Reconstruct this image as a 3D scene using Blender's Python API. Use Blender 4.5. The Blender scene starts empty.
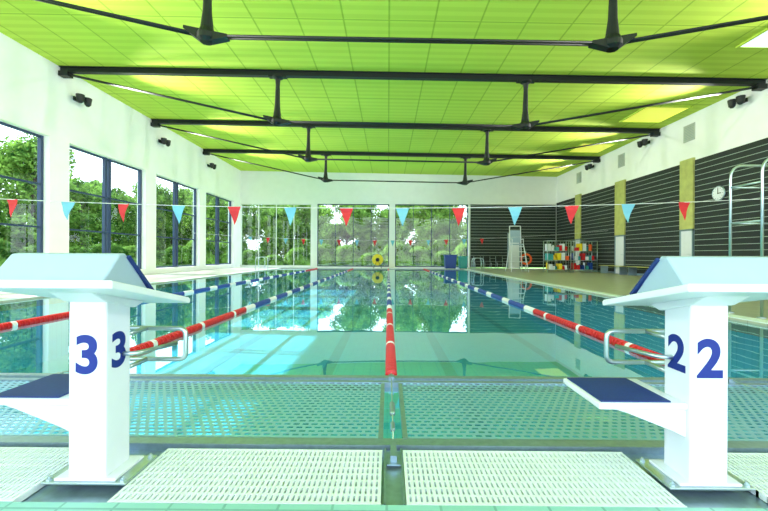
import bpy, bmesh, math, random
from mathutils import Vector, Matrix
random.seed(7)
sc = bpy.context.scene
EYE = 0.93

def lin(c):
    return tuple((x/255/12.92 if x/255 <= 0.04045 else ((x/255+0.055)/1.055)**2.4) for x in c) + (1,)

def nt(name):
    m = bpy.data.materials.new(name); m.use_nodes = True
    t = m.node_tree; t.nodes.clear()
    out = t.nodes.new('ShaderNodeOutputMaterial')
    return m, t, out

def pmat(name, rgb, rough=0.5, metal=0.0, noise=0.06, scale=8.0, emis=None, estr=0, bump=0):
    m, t, out = nt(name)
    b = t.nodes.new('ShaderNodeBsdfPrincipled')
    c = lin(rgb)
    tc = t.nodes.new('ShaderNodeTexCoord')
    n = t.nodes.new('ShaderNodeTexNoise'); n.inputs['Scale'].default_value = scale
    n.inputs['Detail'].default_value = 3
    t.links.new(tc.outputs['Object'], n.inputs['Vector'])
    r = t.nodes.new('ShaderNodeValToRGB')
    r.color_ramp.elements[0].position = 0.3; r.color_ramp.elements[1].position = 0.7
    r.color_ramp.elements[0].color = tuple(x*(1-noise) for x in c[:3])+(1,)
    r.color_ramp.elements[1].color = tuple(min(1, x*(1+noise)) for x in c[:3])+(1,)
    t.links.new(n.outputs['Fac'], r.inputs['Fac'])
    t.links.new(r.outputs['Color'], b.inputs['Base Color'])
    b.inputs['Roughness'].default_value = rough
    b.inputs['Metallic'].default_value = metal
    if emis:
        b.inputs['Emission Color'].default_value = lin(emis)
        b.inputs['Emission Strength'].default_value = estr
    t.links.new(b.outputs[0], out.inputs[0])
    return m

def brickmat(name, c1, c2, mortar, bw, rh, ms, rough=0.4, offset=0.0, fine=0.0):
    m, t, out = nt(name)
    b = t.nodes.new('ShaderNodeBsdfPrincipled')
    tc = t.nodes.new('ShaderNodeTexCoord')
    br = t.nodes.new('ShaderNodeTexBrick')
    br.inputs['Scale'].default_value = 1
    br.inputs['Brick Width'].default_value = bw; br.inputs['Row Height'].default_value = rh
    br.inputs['Mortar Size'].default_value = ms; br.inputs['Mortar Smooth'].default_value = 0.1
    br.offset = offset
    br.inputs['Color1'].default_value = lin(c1); br.inputs['Color2'].default_value = lin(c2)
    br.inputs['Mortar'].default_value = lin(mortar)
    t.links.new(tc.outputs['Object'], br.inputs['Vector'])
    col = br.outputs['Color']
    if fine:
        wv = t.nodes.new('ShaderNodeTexWave'); wv.wave_type = 'BANDS'; wv.bands_direction = 'Y'
        wv.inputs['Scale'].default_value = 0.9; wv.inputs['Distortion'].default_value = 0
        t.links.new(tc.outputs['Object'], wv.inputs['Vector'])
        mx = t.nodes.new('ShaderNodeMix'); mx.data_type = 'RGBA'; mx.blend_type = 'MULTIPLY'
        mp = t.nodes.new('ShaderNodeMapRange'); mp.inputs['From Min'].default_value = 0.35; mp.inputs['From Max'].default_value = 0.65
        mp.inputs['To Min'].default_value = 0; mp.inputs['To Max'].default_value = fine
        t.links.new(wv.outputs['Fac'], mp.inputs['Value']); t.links.new(mp.outputs[0], mx.inputs[0])
        t.links.new(col, mx.inputs[6]); mx.inputs[7].default_value = (0.75, 0.8, 0.6, 1)
        col = mx.outputs[2]
    t.links.new(col, b.inputs['Base Color'])
    b.inputs['Roughness'].default_value = rough
    t.links.new(b.outputs[0], out.inputs[0])
    return m

WHITE = pmat('white_plaster', (242, 244, 244), 0.7, noise=0.02, scale=2)
PLAST = pmat('white_block_plastic', (226, 231, 240), 0.35, noise=0.02)
GREYP = pmat('grey_block_plastic', (160, 184, 204), 0.4, noise=0.03)  # light grey, darkened to carry the shade on the kick wedge's rear
BLUE = pmat('blue_mat', (14, 46, 118), 0.6, noise=0.12, scale=120)
NUMB = pmat('blue_number', (4, 36, 128), 0.6, noise=0.03)
STEEL = pmat('stainless_steel', (190, 206, 212), 0.28, 0.9, noise=0.06, scale=20)
DSTEEL = pmat('brushed_steel', (150, 172, 186), 0.35, 0.7, noise=0.1, scale=30)
BLACK = pmat('black_steel', (18, 26, 27), 0.5, 0.1, noise=0.1)
FRAME = pmat('window_frame_dark', (34, 56, 92), 0.5, noise=0.05)
WFRAME = pmat('window_frame_white', (225, 230, 225), 0.5, noise=0.02)
SLAT = pmat('dark_slat', (30, 38, 40), 0.6, noise=0.15, scale=3)
SLATL = pmat('slat_gap_light', (165, 182, 172), 0.6, noise=0.05)
WOOD = pmat('pilaster_wood', (186, 188, 112), 0.5, noise=0.12, scale=4)
GRATE = pmat('grate_plastic', (228, 238, 240), 0.5, noise=0.03)
RED = pmat('red_plastic', (206, 22, 26), 0.4, noise=0.05)
RBLUE = pmat('rope_blue', (20, 64, 155), 0.4, noise=0.05)
RWHITE = pmat('rope_white', (235, 235, 235), 0.4, noise=0.03)
FTEAL = pmat('flag_teal', (116, 184, 205), 0.7, noise=0.04)
FRED = pmat('flag_red', (210, 44, 50), 0.7, noise=0.04)
YELL = pmat('yellow_plastic', (240, 210, 30), 0.5, noise=0.04)
ORNG = pmat('orange_plastic', (235, 90, 30), 0.5, noise=0.04)
TEALP = pmat('teal_plastic', (60, 160, 165), 0.5, noise=0.04)
VENTM = pmat('vent_grey', (190, 196, 190), 0.5, noise=0.04)
CEIL = brickmat('ceiling_panels', (202, 226, 80), (196, 222, 74), (156, 190, 50), 1.2, 5.05, 0.022, 0.8, 0.0, fine=0.4)
DECK = brickmat('deck_tiles', (182, 180, 164), (174, 172, 156), (150, 148, 134), 0.3, 0.3, 0.006, 0.35, 0.0)
NDECK = brickmat('near_deck_tiles', (150, 205, 200), (144, 198, 193), (120, 170, 166), 0.2, 0.2, 0.005, 0.5, 0.0)
TILE = brickmat('pool_tiles', (112, 212, 240), (105, 206, 236), (92, 190, 222), 0.25, 0.125, 0.006, 0.5, 0.5)
LINE = pmat('lane_line_tiles', (84, 176, 208), 0.5)
LAWN = pmat('lawn_grass', (115, 160, 66), 0.9, noise=0.3, scale=3)
BARK = pmat('bark', (70, 60, 46), 0.9, noise=0.3, scale=10)
SKYLM = pmat('skylight_panel', (230, 232, 90), 0.5, emis=(240, 240, 90), estr=0.6)
SKYLW = pmat('skylight_white', (240, 250, 250), 0.5, emis=(225, 245, 255), estr=1.0)

def leafmat():
    m, t, out = nt('leaves')
    d = t.nodes.new('ShaderNodeBsdfDiffuse'); tr = t.nodes.new('ShaderNodeBsdfTranslucent')
    oi = t.nodes.new('ShaderNodeTexCoord')
    n = t.nodes.new('ShaderNodeTexNoise'); n.inputs['Scale'].default_value = 1.2
    r = t.nodes.new('ShaderNodeValToRGB')
    r.color_ramp.elements[0].color = lin((48, 86, 34)); r.color_ramp.elements[1].color = lin((150, 188, 88))
    r.color_ramp.elements[0].position = 0.35; r.color_ramp.elements[1].position = 0.68
    t.links.new(oi.outputs['Object'], n.inputs['Vector']); t.links.new(n.outputs['Fac'], r.inputs['Fac'])
    t.links.new(r.outputs['Color'], d.inputs['Color']); t.links.new(r.outputs['Color'], tr.inputs['Color'])
    mx = t.nodes.new('ShaderNodeMixShader'); mx.inputs[0].default_value = 0.4
    t.links.new(d.outputs[0], mx.inputs[1]); t.links.new(tr.outputs[0], mx.inputs[2])
    t.links.new(mx.outputs[0], out.inputs[0])
    return m
LEAF = leafmat()

def schlick(t, f0, pw=5):
    lw = t.nodes.new('ShaderNodeLayerWeight'); lw.inputs['Blend'].default_value = 0.5
    p = t.nodes.new('ShaderNodeMath'); p.operation = 'POWER'; p.inputs[1].default_value = pw
    t.links.new(lw.outputs['Facing'], p.inputs[0])
    a = t.nodes.new('ShaderNodeMath'); a.operation = 'MULTIPLY_ADD'; a.inputs[1].default_value = 1-f0; a.inputs[2].default_value = f0
    t.links.new(p.outputs[0], a.inputs[0])
    return a.outputs[0]

def glassmat():
    m, t, out = nt('window_glass')
    tr = t.nodes.new('ShaderNodeBsdfTransparent'); tr.inputs[0].default_value = (0.89, 0.98, 1.0, 1)
    g = t.nodes.new('ShaderNodeBsdfGlossy'); g.inputs['Roughness'].default_value = 0.0
    mx = t.nodes.new('ShaderNodeMixShader')
    t.links.new(schlick(t, 0.05), mx.inputs[0]); t.links.new(tr.outputs[0], mx.inputs[1]); t.links.new(g.outputs[0], mx.inputs[2])
    t.links.new(mx.outputs[0], out.inputs[0])
    return m
GLASS = glassmat()

def watermat():
    m, t, out = nt('pool_water')
    tr = t.nodes.new('ShaderNodeBsdfTransparent'); tr.inputs[0].default_value = (0.66, 0.92, 1.0, 1)
    g = t.nodes.new('ShaderNodeBsdfGlossy'); g.inputs['Roughness'].default_value = 0.0
    g.inputs['Color'].default_value = (0.82, 0.95, 1.0, 1)
    tc = t.nodes.new('ShaderNodeTexCoord')
    n = t.nodes.new('ShaderNodeTexNoise'); n.inputs['Scale'].default_value = 1.3; n.inputs['Detail'].default_value = 2
    bp = t.nodes.new('ShaderNodeBump'); bp.inputs['Strength'].default_value = 0.018; bp.inputs['Distance'].default_value = 0.05
    t.links.new(tc.outputs['Object'], n.inputs['Vector']); t.links.new(n.outputs['Fac'], bp.inputs['Height'])
    t.links.new(bp.outputs['Normal'], g.inputs['Normal'])
    mx = t.nodes.new('ShaderNodeMixShader')
    t.links.new(schlick(t, 0.02, 3.2), mx.inputs[0]); t.links.new(tr.outputs[0], mx.inputs[1]); t.links.new(g.outputs[0], mx.inputs[2])
    t.links.new(mx.outputs[0], out.inputs[0])
    return m
WATER = watermat()

def meshmat():
    m, t, out = nt('perforated_steel')
    b = t.nodes.new('ShaderNodeBsdfPrincipled'); b.inputs['Metallic'].default_value = 0.5
    b.inputs['Base Color'].default_value = lin((160, 210, 235)); b.inputs['Roughness'].default_value = 0.3
    tr = t.nodes.new('ShaderNodeBsdfTransparent')
    tc = t.nodes.new('ShaderNodeTexCoord')
    br = t.nodes.new('ShaderNodeTexBrick'); br.inputs['Scale'].default_value = 1
    br.inputs['Brick Width'].default_value = 0.05; br.inputs['Row Height'].default_value = 0.042
    br.inputs['Mortar Size'].default_value = 0.008; br.inputs['Mortar Smooth'].default_value = 0.0
    t.links.new(tc.outputs['Object'], br.inputs['Vector'])
    mx = t.nodes.new('ShaderNodeMixShader')
    t.links.new(br.outputs['Fac'], mx.inputs[0]); t.links.new(tr.outputs[0], mx.inputs[1]); t.links.new(b.outputs[0], mx.inputs[2])
    t.links.new(mx.outputs[0], out.inputs[0])
    return m
MESHM = meshmat()

# ---------- helpers
def add_mesh(name, bm, mats, parent=None, loc=(0, 0, 0), smooth=False, bevel=0):
    me = bpy.data.meshes.new(name)
    bmesh.ops.recalc_face_normals(bm, faces=bm.faces)
    bm.to_mesh(me); bm.free()
    for m in mats: me.materials.append(m)
    if smooth:
        for p in me.polygons: p.use_smooth = True
    o = bpy.data.objects.new(name, me); sc.collection.objects.link(o)
    o.location = loc
    if parent: o.parent = parent
    if bevel:
        bv = o.modifiers.new('bevel', 'BEVEL'); bv.width = bevel; bv.segments = 3; bv.limit_method = 'ANGLE'
    return o

def bm_box(bm, x0, x1, y0, y1, z0, z1, mi=0):
    vs = [bm.verts.new(v) for v in [(x0,y0,z0),(x1,y0,z0),(x1,y1,z0),(x0,y1,z0),(x0,y0,z1),(x1,y0,z1),(x1,y1,z1),(x0,y1,z1)]]
    for f in [(0,3,2,1),(4,5,6,7),(0,1,5,4),(1,2,6,5),(2,3,7,6),(3,0,4,7)]:
        fc = bm.faces.new([vs[i] for i in f]); fc.material_index = mi

def boxes(name, lst, mats, parent=None, loc=(0,0,0), bevel=0):
    bm = bmesh.new()
    for b in lst: bm_box(bm, *b)
    return add_mesh(name, bm, mats, parent, loc, bevel=bevel)

def pane(name, pts, mat, parent=None):
    bm = bmesh.new(); bm.faces.new([bm.verts.new(p) for p in pts])
    return add_mesh(name, bm, [mat], parent)

def bm_prism_x(bm, prof, x0, x1, mi=0):
    a = [bm.verts.new((x0, p[0], p[1])) for p in prof]
    b = [bm.verts.new((x1, p[0], p[1])) for p in prof]
    n = len(prof)
    bm.faces.new(a).material_index = mi; bm.faces.new(b[::-1]).material_index = mi
    for i in range(n):
        bm.faces.new([a[i], b[i], b[(i+1)%n], a[(i+1)%n]]).material_index = mi

def bm_prism_y(bm, prof, y0, y1, mi=0):
    a = [bm.verts.new((p[0], y0, p[1])) for p in prof]
    b = [bm.verts.new((p[0], y1, p[1])) for p in prof]
    n = len(prof)
    bm.faces.new(a).material_index = mi; bm.faces.new(b[::-1]).material_index = mi
    for i in range(n):
        bm.faces.new([a[i], b[i], b[(i+1)%n], a[(i+1)%n]]).material_index = mi

def bm_lathe(bm, prof, origin, axis='Z', n=16, mi=0):
    rings = []
    for (r, h) in prof:
        ring = []
        for i in range(n):
            a = 2*math.pi*i/n; c, s = r*math.cos(a), r*math.sin(a)
            if axis == 'Z': p = (c, s, h)
            elif axis == 'Y': p = (c, h, s)
            else: p = (h, c, s)
            ring.append(bm.verts.new((origin[0]+p[0], origin[1]+p[1], origin[2]+p[2])))
        rings.append(ring)
    for k in range(len(rings)-1):
        for i in range(n):
            f = bm.faces.new([rings[k][i], rings[k][(i+1)%n], rings[k+1][(i+1)%n], rings[k+1][i]]); f.material_index = mi
    bm.faces.new(rings[0][::-1]).material_index = mi; bm.faces.new(rings[-1]).material_index = mi

def bm_tube(bm, pts, r, n=8, mi=0, closed=False):
    pts = [Vector(p) for p in pts]
    N = len(pts); rings = []
    for i, p in enumerate(pts):
        if closed: d = pts[(i+1)%N]-pts[i-1]
        else: d = pts[min(i+1, N-1)]-pts[max(i-1, 0)]
        d.normalize()
        up = Vector((0,0,1)) if abs(d.z) < 0.9 else Vector((0,1,0))
        if i and abs(d.dot(prev)) > 0.3:
            u = (pu - d*pu.dot(d)).normalized()
        else: u = d.cross(up).normalized()
        v = d.cross(u); pu = u; prev = d
        rings.append([bm.verts.new(p+(u*math.cos(2*math.pi*k/n)+v*math.sin(2*math.pi*k/n))*r) for k in range(n)])
    for a in range(N-1 + (1 if closed else 0)):
        A, B = rings[a], rings[(a+1)%N]
        for k in range(n):
            f = bm.faces.new([A[k], A[(k+1)%n], B[(k+1)%n], B[k]]); f.material_index = mi; f.smooth = True
    if not closed:
        bm.faces.new(rings[0][::-1]).material_index = mi; bm.faces.new(rings[-1]).material_index = mi

def rpath(pts, rad, seg=6, closed=False):
    pts = [Vector(p) for p in pts]; out = []
    N = len(pts)
    for i, p in enumerate(pts):
        if not closed and i in (0, N-1): out.append(p); continue
        a = (pts[i-1]-p).normalized(); b = (pts[(i+1)%N]-p).normalized()
        p0 = p+a*rad; p1 = p+b*rad
        for k in range(seg+1):
            t = k/seg
            out.append((1-t)**2*p0 + 2*t*(1-t)*p + t*t*p1)
    return out

def empty(name, loc=(0,0,0)):
    e = bpy.data.objects.new(name, None); e.empty_display_size = 0.2
    sc.collection.objects.link(e); e.location = loc; return e

# ---------- dims
XL, XR, YB, CZ = -11.15, 12.65, 29.0, EYE+6.17
TILT = 0.0155            # the roof falls slightly to the right
YN = -4.0
WT = 4.8      # window top
WTR = 4.92
PX0, PX1, PY0, PY1 = -7.55, 5.3, 1.9, 27.0
WZ = -0.03
PIL = [7.95+5.05*k for k in range(-2, 5)]

# floor / decks
boxes('floor', [
    (XL-0.4, PX0, 1.9, YB+0.3, -0.2, 0, 0), (PX1, XR+0.3, 1.9, YB+0.3, -0.2, 0, 0),
    (PX0, PX1, PY1, YB+0.3, -0.2, 0, 0),
    (XL-0.4, XR+0.3, YN, 1.435, -0.2, 0, 1),
    (XL-0.4, XR+0.3, 1.435, 1.9, -0.2, -0.03, 2)], [DECK, NDECK, DSTEEL])
# pool basin
D = -1.45
lines = []
for k in range(-3, 2):
    xc = 0.03+1.25+2.5*k
    lines.append((xc-0.12, xc+0.12, PY0+1.5, PY1-2, D, D+0.004, 1))
boxes('pool_basin', [
    (PX0, PX1, PY0, PY1, D-0.2, D, 0), (PX0-0.3, PX0, PY0, PY1, D, -0.2, 0), (PX1, PX1+0.3, PY0, PY1, D, -0.2, 0),
    (PX0, PX1, PY0-0.3, PY0, D, -0.2, 0), (PX0, PX1, PY1, PY1+0.3, D, -0.2, 0)]+lines, [TILE, LINE])
bm = bmesh.new()
vs = [bm.verts.new(v) for v in [(PX0, PY0, WZ), (PX1, PY0, WZ), (PX1, PY1, WZ), (PX0, PY1, WZ)]]
bm.faces.new(vs); add_mesh('pool_water', bm, [WATER])
boxes('pool_coping', [(PX0-0.25, PX0, 3.0, PY1+0.25, 0, 0.012, 0), (PX1, PX1+0.25, 3.0, PY1+0.25, 0, 0.012, 0),
                      (PX0, PX1, PY1, PY1+0.25, 0, 0.012, 0)], [GRATE])

# ceiling
co = boxes('ceiling', [(XL-0.4, XR+0.3, YN, YB+0.3, 0, 0.2, 0)], [CEIL], None, (0, 0, CZ))
co.rotation_euler = (0, TILT, 0)
WH = CZ+0.3

# ---------- left wall
lw = [(XL-0.4, XL, YN, YB, WT, WH, 0), (XL-0.4, XL, YN, YB, 0, 0.25, 0)]
for p in PIL: lw.append((XL-0.4, XL, p-0.4, p+0.4, 0.25, WT, 0))
lw.append((XL-0.4, XL, 28.5, YB, 0.25, WT, 0))
boxes('wall_left', lw, [WHITE])
for i in range(len(PIL)-1):
    y0, y1 = PIL[i]+0.4, PIL[i+1]-0.4
    e = empty('window_%d' % (i+1), (XL-0.25, (y0+y1)/2, 0.25))
    h = (y1-y0)/2; H = WT-0.25
    fr = []
    for yy, w in ((-h+0.05, 0.05), (h-0.05, 0.05), (-0.12, 0.05), (0.12, 0.05)):
        fr.append((-0.06, 0.06, yy-w, yy+w, 0, H, 0))
    for zz in (0.04, 1.55, 2.95, H-0.04):
        fr.append((-0.05, 0.05, -h, h, zz-0.03, zz+0.03, 0))
    boxes('frame', fr, [FRAME], e)
    pane('glass', [(0, -h+0.05, 0.05), (0, h-0.05, 0.05), (0, h-0.05, H-0.05), (0, -h+0.05, H-0.05)], GLASS, e)

# ---------- back wall
S = 29.0/385
def bx(px): return (px-388)*S
bxs = [bx(240), bx(311), bx(317), bx(389), bx(395), bx(468)]
bw = [(XL-0.4, XR+0.3, YB, YB+0.3, WT, WH, 0), (XL-0.4, bxs[5]+0.15, YB, YB+0.3, 0, 0.08, 0),
      (XL-0.4, bxs[0], YB, YB+0.3, 0.08, WT, 0), (bxs[1], bxs[2], YB, YB+0.3, 0.08, WT, 0),
      (bxs[3], bxs[4], YB, YB+0.3, 0.08, WT, 0), (bxs[5], XR+0.3, YB, YB+0.3, 0.08, WT, 0)]
boxes('wall_back', bw, [WHITE])
for i in range(3):
    x0, x1 = bxs[2*i], bxs[2*i+1]; w = x1-x0
    e = empty('window_%d' % (10+i), (x0, YB+0.12, 0.08))
    H = WT-0.08
    fr = [(0, 0.06, -0.05, 0.05, 0, H, 0), (w-0.06, w, -0.05, 0.05, 0, H, 0), (0, w, -0.05, 0.05, 0, 0.07, 0), (0, w, -0.05, 0.05, H-0.07, H, 0)]
    for k in (1, 2, 3):
        fr.append((w*k/4-0.02, w*k/4+0.02, -0.04, 0.04, 0, H, 0))
    boxes('frame', fr, [WFRAME if i == 0 else FRAME], e)
    pane('glass', [(0.03, 0, 0.03), (w-0.03, 0, 0.03), (w-0.03, 0, H-0.03), (0.03, 0, H-0.03)], GLASS, e)
l = [(bx(470), XR-0.07, YB-0.05, YB-0.003, 0.1, WT, 0)]
z = 0.3
while z < WT-0.05:
    l.append((bx(470), XR-0.07, YB-0.065, YB-0.05, z, z+0.022, 1)); z += 0.22
boxes('slat_cladding', l, [SLAT, SLATL])
boxes('trim_1', [(bx(470)-0.12, bx(470)-0.01, YB-0.08, YB-0.003, 0.0, WT, 0)], [WFRAME])

# ---------- right wall
boxes('wall_right', [(XR, XR+0.3, YN, YB, 0, WH, 0)], [WHITE])
segs = [(-4, 1.6, 0), (2.4, 6.3, 0), (7.1, 11.0, 0), (11.8, 15.9, 0), (16.7, 20.5, 0), (21.45, 25.2, 0), (26.0, 28.9, 0)]
l = []
for (a, b, _) in segs:
    l.append((XR-0.05, XR-0.003, a, b, 0.1, WTR, 0))
    z = 0.3
    while z < WTR-0.05:
        l.append((XR-0.062, XR-0.05, a, b, z, z+0.018, 1)); z += 0.22
boxes('slat_cladding', l, [SLAT, SLATL])
pl = []
for i in range(len(segs)-1):
    pl.append((XR-0.1, XR-0.003, segs[i][1]+0.04, segs[i+1][0]-0.04, 2.1, WTR+0.12, 0))
boxes('trim_2', pl, [WOOD])
for i in range(2, 6):
    a, b = segs[i][1]+0.04, segs[i+1][0]-0.04
    e = empty('door_%d' % i, (XR-0.003, (a+b)/2, 0))
    h = (b-a)/2
    boxes('leaf', [(-0.06, 0, -h+0.05, h-0.05, 0.02, 2.03, 0)], [PLAST], e, bevel=0.005)
    boxes('frame', [(-0.09, 0, -h, -h+0.05, 0, 2.1, 0), (-0.09, 0, h-0.05, h, 0, 2.1, 0), (-0.09, 0, -h, h, 2.03, 2.1, 0)], [DSTEEL], e)
    bm = bmesh.new(); bm_tube(bm, rpath([(-0.06, -h+0.14, 1.05), (-0.12, -h+0.14, 1.05), (-0.12, -h+0.28, 1.05)], 0.02), 0.011)
    add_mesh('handle', bm, [STEEL], e)
boxes('baseboard_right', [(XR-0.03, XR-0.003, YN, YB-0.1, 0.0, 0.1, 0)], [DSTEEL])

# vents on right wall
for y, z in ((16.25, 6.15), (20.95, 6.15), (25.6, 6.15)):
    l = [(-0.03, 0, -0.3, 0.3, -0.35, -0.31, 0), (-0.03, 0, -0.3, 0.3, 0.31, 0.35, 0), (-0.03, 0, -0.3, -0.26, -0.35, 0.35, 0), (-0.03, 0, 0.26, 0.3, -0.35, 0.35, 0),
         (-0.008, 0, -0.26, 0.26, -0.31, 0.31, 1)]
    for k in range(9): l.append((-0.025, -0.008, -0.26, 0.26, -0.29+k*0.068, -0.25+k*0.068, 0))
    boxes('wall_vent', l, [VENTM, DSTEEL], None, (XR-0.002, y, z))

# clock
e = empty('wall_clock', (XR-0.066, 14.7, 3.36))
bm = bmesh.new(); bm_lathe(bm, [(0.27, 0), (0.29, -0.03), (0.27, -0.06), (0.25, -0.05)], (0, 0, 0), 'X', 32); add_mesh('rim', bm, [DSTEEL], e)
bm = bmesh.new(); bm_lathe(bm, [(0.25, -0.045), (0.25, -0.055)], (0, 0, 0), 'X', 32); add_mesh('face', bm, [PLAST], e)
boxes('hands', [(-0.066, -0.06, -0.012, 0.012, -0.03, 0.19, 0), (-0.066, -0.06, -0.14, 0.03, -0.015, 0.015, 0)] +
      [(-0.062, -0.056, 0.21*math.sin(a)-0.01, 0.21*math.sin(a)+0.01, 0.21*math.cos(a)-0.01, 0.21*math.cos(a)+0.01, 0) for a in [k*math.pi/6 for k in range(12)]], [BLACK], e)

# ---------- roof trusses
def truss(y):
    e = empty('roof_truss', (0, y, CZ)); e.rotation_euler = (0, TILT, 0)
    boxes('top_chord', [(XL+0.02, XR-0.02, -0.09, 0.09, -0.20, -0.175, 0), (XL+0.02, XR-0.02, -0.09, 0.09, -0.03, -0.003, 0),
                        (XL+0.02, XR-0.02, -0.03, 0.03, -0.18, -0.02, 0)], [BLACK], e)
    xs = (-3.75, 4.62); zn = -1.72
    bm = bmesh.new()
    for yy in (-0.05, 0.05):
        bm_tube(bm, [(XL+0.25, yy, -0.25), (xs[0], yy, zn)], 0.026)
        bm_tube(bm, [(xs[0], yy, zn), (xs[1], yy, zn)], 0.026)
        bm_tube(bm, [(xs[1], yy, zn), (XR-0.25, yy, -0.25)], 0.026)
    add_mesh('tie_rods', bm, [BLACK], e)
    for i, x in enumerate(xs):
        bm = bmesh.new()
        bm_lathe(bm, [(0.18, -0.20), (0.18, -0.25), (0.09, -0.29), (0.07, -0.5), (0.09, -1.2), (0.13, -1.55), (0.19, -1.68), (0.19, -1.78), (0.12, -1.84)], (x, 0, 0), 'Z', 16)
        sgn = -1 if i == 0 else 1
        bm_prism_y(bm, [(x-0.45, -1.70 + (0.17 if sgn < 0 else 0)), (x+0.45, -1.70+(0.17 if sgn > 0 else 0)), (x+0.45, -1.76+(0.17 if sgn > 0 else 0)), (x+0.1, -1.84), (x-0.1, -1.84), (x-0.45, -1.76+(0.17 if sgn < 0 else 0))], -0.09, 0.09)
        bm_box(bm, x-0.3, x+0.3, -0.09, 0.09, -0.24, -0.19)
        add_mesh('strut_%d' % i, bm, [BLACK], e)
    boxes('end_brackets', [(XL+0.03, XL+0.35, -0.12, 0.12, -0.34, -0.18, 0), (XR-0.35, XR-0.03, -0.12, 0.12, -0.34, -0.18, 0)], [BLACK], e)
for y in (2.9, 7.95, 13.0, 18.05, 23.1): truss(y)

# skylight panels in the ceiling, their daylight put in as emission
for (x0, x1, y0, y1, m) in ((10.3, 12.0, 15.4, 17.1, SKYLM), (10.3, 12.0, 20.4, 22.1, SKYLM), (10.3, 12.0, 25.4, 27.1, SKYLM), (9.95, 11.6, 9.3, 11.0, SKYLW)):
    o = boxes('glowing_skylight', [(x0, x1, y0, y1, -0.03, -0.003, 0), (x0-0.06, x0, y0-0.06, y1+0.06, -0.05, -0.003, 1), (x1, x1+0.06, y0-0.06, y1+0.06, -0.05, -0.003, 1),
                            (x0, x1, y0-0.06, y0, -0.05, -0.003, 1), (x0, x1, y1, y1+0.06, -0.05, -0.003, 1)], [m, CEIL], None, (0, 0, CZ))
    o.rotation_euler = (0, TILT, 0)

# ---------- wall spotlights (real lamps washing across the ceiling)
def spot(side, y):
    x = XL if side < 0 else XR
    s = -side
    e = empty('wall_spotlight', (x, y, 6.36 if side < 0 else 6.42))
    boxes('bracket', [(min(0.002*s, 0.06*s), max(0.002*s, 0.06*s), -0.12, 0.12, 0.0, 0.14, 0), (min(0.05*s, 0.3*s), max(0.05*s, 0.3*s), -0.02, 0.02, 0.04, 0.08, 0)], [BLACK], e)
    bm = bmesh.new()
    for dy in (-0.17, 0.17):
        bm_lathe(bm, [(0.05, -0.18), (0.10, -0.12), (0.13, 0.08), (0.13, 0.11)], (0.3*s, dy, 0.06), 'Z', 16)
    bm_box(bm, 0.3*s-0.02, 0.3*s+0.02, -0.2, 0.2, 0.02, 0.1)
    add_mesh('heads', bm, [BLACK], e)
    ld = bpy.data.lights.new('uplight', 'SPOT'); ld.energy = 2500; ld.spot_size = math.radians(75); ld.spot_blend = 1.0
    ld.shadow_soft_size = 0.15; ld.color = (1.0, 0.97, 0.94)
    lo = bpy.data.objects.new('uplight', ld); sc.collection.objects.link(lo); lo.parent = e
    lo.location = (0.50*s, 0, -0.35)
    lo.rotation_euler = Vector((s*1.0, 0, 0.06)).to_track_quat('-Z', 'Y').to_euler()
for y in (3.5, 8.6, 13.65, 18.7, 23.75):
    spot(-1, y); spot(1, y+0.1)

# ---------- near end: steel perforated platform
boxes('perforated_walkway', [
    (-5.2, -0.045, 1.95, 2.80, -0.004, 0.0, 0), (0.105, 5.2, 1.95, 2.80, -0.004, 0.0, 0),
    (-5.2, 5.2, 1.88, 1.95, -0.04, 0.004, 1), (-5.2, 5.2, 2.80, 2.84, -0.06, 0.008, 1), (-5.2, 5.2, 2.90, 2.96, -0.06, 0.008, 1),
    (-5.2, 5.2, 2.84, 2.90, -0.06, -0.01, 1),
    (-0.045, -0.02, 1.95, 2.80, -0.05, 0.005, 1), (0.08, 0.105, 1.95, 2.80, -0.05, 0.005, 1)], [MESHM, DSTEEL])

# overflow gratings
def grate(x0, x1, y0=1.445, y1=1.835):
    bm = bmesh.new()
    n = int((x1-x0)/0.021); p = (x1-x0)/n
    for i in range(n):
        bm_box(bm, x0+i*p, x0+i*p+0.0125, y0, y1, -0.026, 0.0)
    rows = 8
    for k in range(rows+1):
        y = y0+(y1-y0-0.012)*k/rows
        bm_box(bm, x0, x1-0.008, y, y+0.013, -0.026, -0.002)
    bm_box(bm, x0, x1-0.006, y0-0.006, y0, -0.026, 0.0)
    bm_box(bm, x0, x1-0.006, y1, y1+0.006, -0.026, 0.0)
    add_mesh('overflow_grating', bm, [GRATE])
for a, b in ((-3.4, -1.40), (-1.05, -0.015), (0.075, 1.125), (1.48, 3.5)): grate(a, b)

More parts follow.
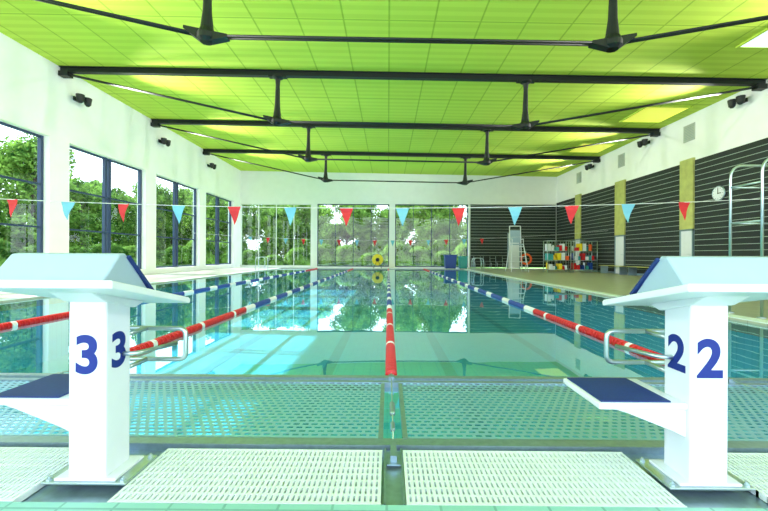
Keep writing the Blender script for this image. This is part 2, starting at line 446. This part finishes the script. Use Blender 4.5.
# ---------- starting blocks
def block(X, num, s, wo=0.0):
    Y = 1.56
    e = empty('starting_block', (X, Y, 0))
    bm = bmesh.new(); bm_box(bm, -0.077, 0.077, 0, 0.15, 0.012, 0.77)
    add_mesh('column', bm, [PLAST], e, bevel=0.008)
    boxes('base_plate', [(-0.17, 0.17, -0.02, 0.2, 0.0, 0.010, 0)], [STEEL], e, bevel=0.003)
    boxes('base_flange', [(-0.125, 0.125, -0.012, 0.175, 0.0101, 0.022, 0)], [PLAST], e, bevel=0.004)
    bm = bmesh.new()
    for bx_ in (-0.15, 0.15):
        for by in (0.0, 0.18):
            bm_lathe(bm, [(0.011, 0.010), (0.011, 0.020), (0.006, 0.020), (0.006, 0.027)], (bx_, by, 0), 'Z', 6)
    add_mesh('bolts', bm, [STEEL], e)
    bm = bmesh.new(); bm_prism_x(bm, [(-0.10, 0.79), (-0.02, 0.74), (0.17, 0.69), (0.24, 0.71)], -0.085, 0.085)
    add_mesh('neck', bm, [PLAST], e, bevel=0.006)
    bm = bmesh.new(); bm_prism_x(bm, [(-0.21, 0.838), (-0.21, 0.808), (0.33, 0.690), (0.335, 0.712), (0.32, 0.721)], -0.25, 0.25)
    add_mesh('platform', bm, [PLAST], e, bevel=0.006)
    bm = bmesh.new(); bm_prism_x(bm, [(0.17, 0.7575), (0.17, 0.753), (0.31, 0.7225), (0.31, 0.7275)], -0.235, 0.235)
    add_mesh('platform_mat', bm, [BLUE], e)
    bm = bmesh.new(); bm_prism_x(bm, [(-0.15, 0.825), (-0.055, 0.930), (-0.02, 0.934), (0.14, 0.762)], -0.215+wo, 0.215+wo)
    add_mesh('kick_wedge', bm, [GREYP], e, bevel=0.008)
    bm = bmesh.new(); bm_prism_x(bm, [(-0.018, 0.916), (-0.010, 0.925), (0.158, 0.766), (0.148, 0.758)], -0.226+wo, 0.226+wo)
    add_mesh('kick_mat', bm, [BLUE], e)
    # side step
    x1, x0 = -0.077, -0.077-0.36
    boxes('step_tray', [(x0, x1+0.002, 0.01, 0.34, 0.306, 0.333, 0)], [PLAST], e, bevel=0.008)
    boxes('step_mat', [(x0+0.015, x1-0.06, 0.025, 0.325, 0.3335, 0.339, 0)], [BLUE], e)
    bm = bmesh.new(); bm_prism_y(bm, [(x0+0.06, 0.307), (x1+0.001, 0.307), (x1+0.001, 0.19), (x1-0.05, 0.215), (x0+0.12, 0.29)], 0.02, 0.13)
    add_mesh('step_bracket', bm, [PLAST], e, bevel=0.004)
    # backstroke grips
    bm = bmesh.new()
    yg = 0.31
    bm_tube(bm, rpath([(-0.24, yg, 0.57), (0.24, yg, 0.57), (0.24, yg, 0.42), (-0.24, yg, 0.42)], 0.035, closed=True), 0.0115, closed=True)
    for xx in (-0.05, 0.05):
        bm_tube(bm, [(xx, 0.14, 0.57), (xx, yg, 0.57)], 0.0115); bm_tube(bm, [(xx, 0.14, 0.42), (xx, yg, 0.42)], 0.0115)
    bm_tube(bm, rpath([(s*0.07, 0.10, 0.50), (s*0.13, 0.10, 0.50), (s*0.20, 0.30, 0.50)], 0.03), 0.010)
    add_mesh('backstroke_grips', bm, [STEEL], e)
    def txt(nm, loc, rot, size):
        c = bpy.data.curves.new(nm, 'FONT'); c.body = num; c.size = size; c.extrude = 0.0008; c.offset = size*0.03
        c.align_x = 'CENTER'; c.align_y = 'CENTER'
        o = bpy.data.objects.new(nm, c); sc.collection.objects.link(o); o.parent = e
        o.location = loc; o.rotation_euler = rot; c.materials.append(NUMB)
    txt('number_front', (0, -0.0012, 0.512), (math.pi/2, 0, 0), 0.212)
    txt('number_side', (s*0.0782, 0.075, 0.518), (math.pi/2, 0, s*math.pi/2), 0.20)
block(-1.222, '3', 1, -0.045)
block(1.300, '2', -1)
block(-3.75, '4', 1)
block(3.80, '1', -1)

# ---------- lane ropes
def rope(X):
    e = empty('lane_rope', (X, 0, WZ+0.015))
    bm = bmesh.new()
    y = 3.02; i = 0
    pitch = 0.075
    while y < PY1-0.1:
        t = y-3.0; L = PY1-3.0
        if t < 3.6 or t > L-4.0: mi = 0
        else:
            mi = 2 if int((t-3.6)/0.45) % 3 == 0 else 1
        if t < 3.6 and i % 14 == 13: mi = 2
        bm_lathe(bm, [(0.018, 0), (0.048, 0.012), (0.048, 0.03), (0.026, 0.034), (0.048, 0.04), (0.048, 0.058), (0.018, 0.07)], (0, y, 0), 'Y', 12, mi)
        y += pitch; i += 1
    add_mesh('floats', bm, [RED, RBLUE, RWHITE], e)
    bm = bmesh.new()
    bm_tube(bm, [(0, 1.80, 0.03), (0, 2.93, 0.045), (0, 3.1, 0)], 0.004)
    bm_tube(bm, [(0, 3.1, 0), (0, PY1, 0)], 0.005)
    add_mesh('cable', bm, [STEEL], e)
    bm = bmesh.new()
    bm_lathe(bm, [(0.008, 0), (0.016, 0.01), (0.016, 0.16), (0.008, 0.17)], (0, 2.2, 0.036), 'Y', 12)
    bm_lathe(bm, [(0.006, 0), (0.012, 0.01), (0.012, 0.09), (0.006, 0.1)], (0, 2.0, 0.034), 'Y', 12)
    bm_box(bm, -0.014, 0.014, 1.72, 1.88, 0.016, 0.05)
    bm_box(bm, -0.03, 0.03, 1.70, 1.78, 0.015, 0.022)
    bm_box(bm, -0.02, 0.02, 2.84, 2.9, 0.005, 0.05)
    add_mesh('tensioner', bm, [DSTEEL], e)
for k in (-2, -1, 0, 1): rope(0.03+2.5*k)
boxes('anchor_channel', [(-0.012, 0.072, 1.44, 1.86, -0.03, -0.012, 0), (-0.012, -0.004, 1.44, 1.86, -0.012, 0.0, 0), (0.064, 0.072, 1.44, 1.86, -0.012, 0.0, 0)], [DSTEEL])

# ---------- backstroke flags
def flags(Y):
    e = empty('backstroke_flags', (0, Y, 0))
    def z(x): return EYE+0.86+0.0035*(x+0.8)**2
    bm = bmesh.new()
    xa, xb = XL+0.02, XR-0.12
    xs = [xa+(xb-xa)*i/40 for i in range(41)]
    bm_tube(bm, [(x, 0, z(x)) for x in xs], 0.006, 6)
    add_mesh('cord', bm, [RWHITE], e)
    bm = bmesh.new()
    for k in range(-7, 7):
        x = -0.76+1.02*k; w, h = 0.12, 0.33
        mi = 0 if k % 2 == 0 else 1
        n = 4; rows = []
        th = random.uniform(-0.25, 0.25)
        for r in range(n+1):
            ww = w*(1-r/n)+0.003; zz = z(x)-h*r/n; dy = 0.02*math.sin(r*1.3+k)
            rows.append([bm.verts.new((x+sx*ww*math.cos(th), dy+sx*ww*math.sin(th), zz)) for sx in (-1, 0, 1)])
        for r in range(n):
            for c in range(2):
                bm.faces.new([rows[r][c], rows[r][c+1], rows[r+1][c+1], rows[r+1][c]]).material_index = mi
    add_mesh('pennants', bm, [FRED, FTEAL], e)
flags(7.0); flags(22.0)

# ---------- far-end furniture
def guard_chair(X, Y):
    e = empty('lifeguard_chair', (X, Y, 0))
    bm = bmesh.new()
    for sx in (-1, 1):
        bm_tube(bm, rpath([(sx*0.5, -0.5, 0), (sx*0.33, -0.1, 1.65), (sx*0.33, 0.0, 1.65)], 0.05), 0.03)
        bm_tube(bm, rpath([(sx*0.5, 0.6, 0), (sx*0.33, 0.32, 1.65), (sx*0.33, 0.42, 2.75)], 0.05), 0.03)
        bm_tube(bm, rpath([(sx*0.33, 0.35, 1.95), (sx*0.33, -0.1, 1.95), (sx*0.33, -0.1, 1.62)], 0.05), 0.022)
    for k in range(5):
        z = 0.3+k*0.3; t = z/1.65
        bm_tube(bm, [(-0.5+0.17*t, -0.5+0.4*t, z), (0.5-0.17*t, -0.5+0.4*t, z)], 0.02)
    bm_tube(bm, [(-0.33, 0.42, 2.75), (0.33, 0.42, 2.75)], 0.03)
    bm_tube(bm, [(-0.45, 0.5, 0.6), (0.45, 0.5, 0.6)], 0.02)
    add_mesh('frame', bm, [PLAST], e)
    boxes('seat', [(-0.31, 0.31, -0.12, 0.36, 1.6, 1.66, 0), (-0.31, 0.31, 0.36, 0.40, 1.75, 2.5, 0)], [GREYP], e, bevel=0.01)
guard_chair(7.7, 23.0)

def cart(X, Y, w, seed):
    rnd = random.Random(seed)
    e = empty('pool_toy_cart', (X, Y, 0.0))
    bm = bmesh.new()
    H = 1.85; d = 0.6
    for x in (0, w):
        for y in (0, d):
            bm_tube(bm, [(x, y, 0.1), (x, y, H)], 0.02)
            bm_lathe(bm, [(0.05, -0.02), (0.05, 0.02)], (x, y, 0.05), 'X', 12)
    for z in (0.15, 0.7, 1.25, H):
        for a, b in (((0, 0), (w, 0)), ((0, d), (w, d)), ((0, 0), (0, d)), ((w, 0), (w, d))):
            bm_tube(bm, [(a[0], a[1], z), (b[0], b[1], z)], 0.014)
    for k in range(1, 8):
        bm_tube(bm, [(w*k/8, d, 0.15), (w*k/8, d, H)], 0.008)
    for z in (0.15, 0.7, 1.25):
        bm_box(bm, 0, w, 0, d, z-0.01, z+0.01)
    add_mesh('frame', bm, [STEEL], e)
    bm = bmesh.new()
    for z in (0.16, 0.71, 1.26):
        x = 0.04
        while x < w-0.2:
            ww = rnd.uniform(0.10, 0.22); hh = rnd.uniform(0.2, 0.45); mi = rnd.choice([0, 1, 2, 3, 4, 5, 5, 2])
            if x+ww > w-0.03: break
            if rnd.random() < 0.4:
                bm_lathe(bm, [(ww/2*0.7, 0), (ww/2, 0.04), (ww/2, hh-0.05), (ww/2*0.6, hh)], (x+ww/2, 0.3, z), 'Z', 12, mi)
            else:
                bm_box(bm, x, x+ww*0.92, 0.06, 0.5, z, z+hh, mi)
            x += ww+0.02
    add_mesh('toys', bm, [RED, YELL, TEALP, RBLUE, ORNG, PLAST], e)
cart(9.35, 22.6, 1.35, 1); cart(10.9, 22.7, 1.4, 5)

def bin_(name, X, Y, w, d, h, m):
    e = empty(name, (X, Y, 0))
    bm = bmesh.new(); 
    a = 0.88
    v = [bm.verts.new(p) for p in [(-w/2*a, -d/2*a, 0.02), (w/2*a, -d/2*a, 0.02), (w/2*a, d/2*a, 0.02), (-w/2*a, d/2*a, 0.02), (-w/2, -d/2, h), (w/2, -d/2, h), (w/2, d/2, h), (-w/2, d/2, h)]]
    for f in [(0,3,2,1),(4,5,6,7),(0,1,5,4),(1,2,6,5),(2,3,7,6),(3,0,4,7)]: bm.faces.new([v[i] for i in f])
    add_mesh('body', bm, [m], e, bevel=0.02)
    boxes('lid', [(-w/2-0.03, w/2+0.03, -d/2-0.03, d/2+0.03, h, h+0.06, 0)], [m], e, bevel=0.02)
    boxes('feet', [(sx*w*0.35-0.04, sx*w*0.35+0.04, sy*d*0.35-0.04, sy*d*0.35+0.04, 0, 0.03, 0) for sx in (-1, 1) for sy in (-1, 1)], [BLACK], e)
bin_('storage_bin', 4.55, 28.2, 0.85, 0.6, 0.95, RBLUE)
bin_('storage_bin', 5.5, 28.3, 0.6, 0.6, 0.85, TEALP)

def chair(X, Y, rot):
    e = empty('poolside_chair', (X, Y, 0)); e.rotation_euler = (0, 0, rot)
    bm = bmesh.new()
    for sx in (-0.24, 0.24):
        bm_tube(bm, rpath([(sx, -0.22, 0), (sx, -0.2, 0.44), (sx, 0.2, 0.44), (sx, 0.28, 0.9)], 0.05), 0.014)
        bm_tube(bm, [(sx, 0.24, 0), (sx, 0.12, 0.44)], 0.014)
    add_mesh('frame', bm, [STEEL], e)
    boxes('seat', [(-0.23, 0.23, -0.2, 0.2, 0.44, 0.47, 0), (-0.23, 0.23, 0.235, 0.26, 0.58, 0.88, 0)], [SLAT], e, bevel=0.008)
for x in (6.5, 7.2, 8.1): chair(x, 27.9, 0.0)

# reel at far pool end
e = empty('rope_reel', (-0.75, 27.75, 0))
bm = bmesh.new(); bm_lathe(bm, [(0.1, -0.1), (0.40, -0.09), (0.40, -0.05), (0.12, -0.04), (0.12, 0.04), (0.40, 0.05), (0.40, 0.09), (0.1, 0.1)], (0, 0, 0.62), 'Y', 28)
add_mesh('drum', bm, [YELL], e)
bm = bmesh.new(); bm_lathe(bm, [(0.14, -0.12), (0.14, -0.10)], (0, 0, 0.62), 'Y', 20)
bm_tube(bm, [(-0.3, -0.16, 0), (0, -0.16, 0.62), (0.3, -0.16, 0)], 0.02); bm_tube(bm, [(-0.3, 0.16, 0), (0, 0.16, 0.62), (0.3, 0.16, 0)], 0.02)
bm_tube(bm, [(0, -0.16, 0.62), (0, 0.16, 0.62)], 0.02)
add_mesh('stand', bm, [BLACK], e)

# lifebuoy on stand
e = empty('lifebuoy_stand', (8.6, 24.0, 0))
bm = bmesh.new()
N = 28
pts = [(0.3*math.cos(2*math.pi*i/N), 0, 0.75+0.3*math.sin(2*math.pi*i/N)) for i in range(N)]
bm_tube(bm, pts, 0.065, 10, closed=True); add_mesh('ring', bm, [ORNG], e)
bm = bmesh.new(); bm_tube(bm, [(0, 0.09, 0), (0, 0.09, 1.25)], 0.025); bm_box(bm, -0.2, 0.2, 0.0, 0.2, 0, 0.02); bm_tube(bm, [(0, 0.09, 1.02), (0, -0.05, 1.02)], 0.012)
add_mesh('post', bm, [STEEL], e)

# door in back wall
e = empty('door_1', (bx(513), YB-0.066, 0))
boxes('leaf', [(-0.4, 0.4, -0.05, 0, 0.02, 2.6, 0)], [PLAST], e)
boxes('frame', [(-0.47, -0.4, -0.07, 0, 0, 2.67, 0), (0.4, 0.47, -0.07, 0, 0, 2.67, 0), (-0.47, 0.47, -0.07, 0, 2.6, 2.67, 0)], [DSTEEL], e)

# benches
for x0, y0 in ((12.2, 17.3), (12.2, 19.8)):
    e = empty('bench', (x0, y0, 0))
    boxes('slats', [(-0.2+k*0.14, -0.08+k*0.14, 0, 2.2, 0.42, 0.45, 0) for k in range(3)], [WOOD], e)
    boxes('legs', [(-0.2, 0.2, a, a+0.05, 0, 0.42, 0) for a in (0.2, 1.95)], [DSTEEL], e)

# tall handrail on right side of pool
e = empty('pool_handrail', (5.75, 5.95, 0))
bm = bmesh.new()
for dy in (0, 0.55):
    bm_tube(bm, rpath([(0, dy, 0), (0, dy, 2.47), (0.9, dy, 2.47), (0.9, dy, 0)], 0.22), 0.02)
for z in (0.9, 1.5, 2.1):
    bm_tube(bm, [(0, 0, z), (0, 0.55, z)], 0.016); bm_tube(bm, [(0, 0.55, z), (0.9, 0.55, z)], 0.016)
add_mesh('tubes', bm, [STEEL], e)
bm = bmesh.new()
for x in (0, 0.9):
    for dy in (0, 0.55): bm_lathe(bm, [(0.06, 0), (0.06, 0.015), (0.03, 0.02)], (x, dy, 0), 'Z', 16)
add_mesh('floor_flanges', bm, [STEEL], e)

def ladder(X, Y, s):
    e = empty('pool_ladder', (X, Y, 0))
    bm = bmesh.new()
    for dy in (-0.28, 0.28):
        bm_tube(bm, rpath([(-s*0.45, dy, 0), (-s*0.45, dy, 0.8), (s*0.12, dy, 0.8), (s*0.12, dy, -0.9)], 0.18), 0.02)
    add_mesh('rails', bm, [STEEL], e)
    boxes('treads', [(min(s*0.08, s*0.2), max(s*0.08, s*0.2), -0.28, 0.28, z, z+0.03, 0) for z in (-0.8, -0.5, -0.2)], [PLAST], e)
ladder(PX1, 23.5, -1); ladder(PX0, 23.5, 1)

# ---------- exterior
boxes('lawn', [(-90, XL-0.41, -20, 90, -0.35, -0.2, 0), (XL-0.41, 60, YB+0.31, 90, -0.35, -0.2, 0)], [LAWN])

def tree_mesh(seed, H, R, nleaf):
    rnd = random.Random(seed)
    bm = bmesh.new()
    th = H*0.28
    bm_lathe(bm, [(0.28, 0.005), (0.2, th*0.5), (0.16, th), (0.08, H*0.75)], (0, 0, 0), 'Z', 10, 0)
    cl = []
    for i in range(26):
        a = rnd.uniform(0, 2*math.pi); z = rnd.uniform(0.12, 1.0)
        rr = R*math.sqrt(max(0.05, 1-((z-0.45)/0.6)**2))*rnd.uniform(0.2, 0.9)
        c = Vector((rr*math.cos(a), rr*math.sin(a), H*z*0.93))
        cl.append((c, rnd.uniform(0.8, 1.5)))
        bm_tube(bm, [(0, 0, min(c.z*0.7, H*0.7)), c], 0.04, 5, 0)
    for i in range(nleaf):
        c, cr = rnd.choice(cl)
        d = Vector((rnd.gauss(0, 1), rnd.gauss(0, 1), rnd.gauss(0, 1))).normalized()*cr*rnd.uniform(0.5, 1.05)
        p = c+d
        if p.z < 0.3: continue
        q = Vector((rnd.gauss(0, 1), rnd.gauss(0, 1), rnd.gauss(0, 1))).normalized()
        w = q.orthogonal().normalized(); s = rnd.uniform(0.10, 0.2)
        f = bm.faces.new([bm.verts.new(p+q*s), bm.verts.new(p+w*s*0.6), bm.verts.new(p-q*s), bm.verts.new(p-w*s*0.6)])
        f.material_index = 1
    me = bpy.data.meshes.new('tree'); bm.to_mesh(me); bm.free()
    me.materials.append(BARK); me.materials.append(LEAF)
    return me
T = [tree_mesh(s, h, r, 12000) for s, h, r in ((1, 8.5, 3.2), (2, 7.5, 3.4), (3, 9.2, 2.8))]
def tree(x, y, i, s=1.0):
    o = bpy.data.objects.new('tree', T[i]); sc.collection.objects.link(o)
    o.location = (x, y, -0.2); o.scale = (s, s, s); o.rotation_euler = (0, 0, random.uniform(0, 6.28))
k = 0
for y in range(6, 70, 5):
    tree(-29+random.uniform(-1.5, 1.5), y+random.uniform(-1, 1), k % 3, random.uniform(0.9, 1.1)); k += 1
for y in range(10, 90, 8):
    tree(-40+random.uniform(-2, 2), y, k % 3, random.uniform(1.2, 1.5)); k += 1
for x in range(-24, 14, 5):
    tree(x+random.uniform(-1, 1), 44+random.uniform(-2, 2), k % 3, random.uniform(0.8, 1.05)); k += 1
for x in range(-28, 20, 6):
    tree(x, 56+random.uniform(-2, 2), k % 3, random.uniform(1.1, 1.4)); k += 1
def shrub_mesh():
    rnd = random.Random(9); bm = bmesh.new()
    for i in range(2500):
        d = Vector((rnd.gauss(0, 1), rnd.gauss(0, 1), abs(rnd.gauss(0, 1)))).normalized()*rnd.uniform(0.75, 1.0)
        p = Vector((d.x*1.5, d.y*1.0, d.z*1.5+0.2)); q = Vector((rnd.gauss(0, 1), rnd.gauss(0, 1), rnd.gauss(0, 1))).normalized(); w = q.orthogonal().normalized(); s = rnd.uniform(0.08, 0.15)
        bm.faces.new([bm.verts.new(p+q*s), bm.verts.new(p+w*s*0.6), bm.verts.new(p-q*s), bm.verts.new(p-w*s*0.6)])
    me = bpy.data.meshes.new('shrub'); bm.to_mesh(me); bm.free(); me.materials.append(LEAF); return me
SM = shrub_mesh()
for i in range(13):
    o = bpy.data.objects.new('shrub', SM); sc.collection.objects.link(o)
    o.location = (-20+i*2.3, 36.5+random.uniform(-0.6, 0.6), -0.2); s = random.uniform(0.8, 1.3); o.scale = (s, s, s*random.uniform(0.8, 1.3))
for i in range(14):
    o = bpy.data.objects.new('shrub', SM); sc.collection.objects.link(o)
    o.location = (-22, 6+i*3.0, -0.2); s = random.uniform(0.8, 1.2); o.scale = (s, s, s)

# ---------- light
w = bpy.data.worlds.new('sky'); sc.world = w; w.use_nodes = True
t = w.node_tree; t.nodes.clear()
o = t.nodes.new('ShaderNodeOutputWorld'); b = t.nodes.new('ShaderNodeBackground')
tc = t.nodes.new('ShaderNodeTexCoord'); sx = t.nodes.new('ShaderNodeSeparateXYZ'); r = t.nodes.new('ShaderNodeValToRGB')
r.color_ramp.elements[0].position = 0.0; r.color_ramp.elements[0].color = (0.93, 0.97, 1, 1)
r.color_ramp.elements[1].position = 0.9; r.color_ramp.elements[1].color = (0.5, 0.72, 1.0, 1)
t.links.new(tc.outputs['Generated'], sx.inputs[0]); t.links.new(sx.outputs['Z'], r.inputs[0])
t.links.new(r.outputs[0], b.inputs[0]); b.inputs[1].default_value = 3.9
t.links.new(b.outputs[0], o.inputs[0])

sd = bpy.data.lights.new('sun', 'SUN'); sd.energy = 12.0; sd.angle = math.radians(0.6); sd.color = (1, 0.97, 0.92)
so = bpy.data.objects.new('sun', sd); sc.collection.objects.link(so)
so.rotation_euler = Vector((9.4, -1.2, -6.2)).to_track_quat('-Z', 'Y').to_euler(); so.location = (-20, 10, 15)

# ---------- camera
cd = bpy.data.cameras.new('camera'); cam = bpy.data.objects.new('camera', cd); sc.collection.objects.link(cam)
cd.lens = 385/768*36; cd.sensor_width = 36; cd.clip_start = 0.05; cd.clip_end = 300
yaw = math.radians(0.3); roll = math.radians(0.3)
cd.shift_x = -2.0/768
M = Matrix.Translation((0, 0, EYE)) @ Matrix.Rotation(yaw, 4, 'Z') @ Matrix.Rotation(math.pi/2, 4, 'X') @ Matrix.Rotation(roll, 4, 'Z')
cam.matrix_world = M
sc.camera = cam
sc.view_settings.view_transform = 'Standard'
sc.view_settings.look = 'None'
sc.view_settings.exposure = 0.12
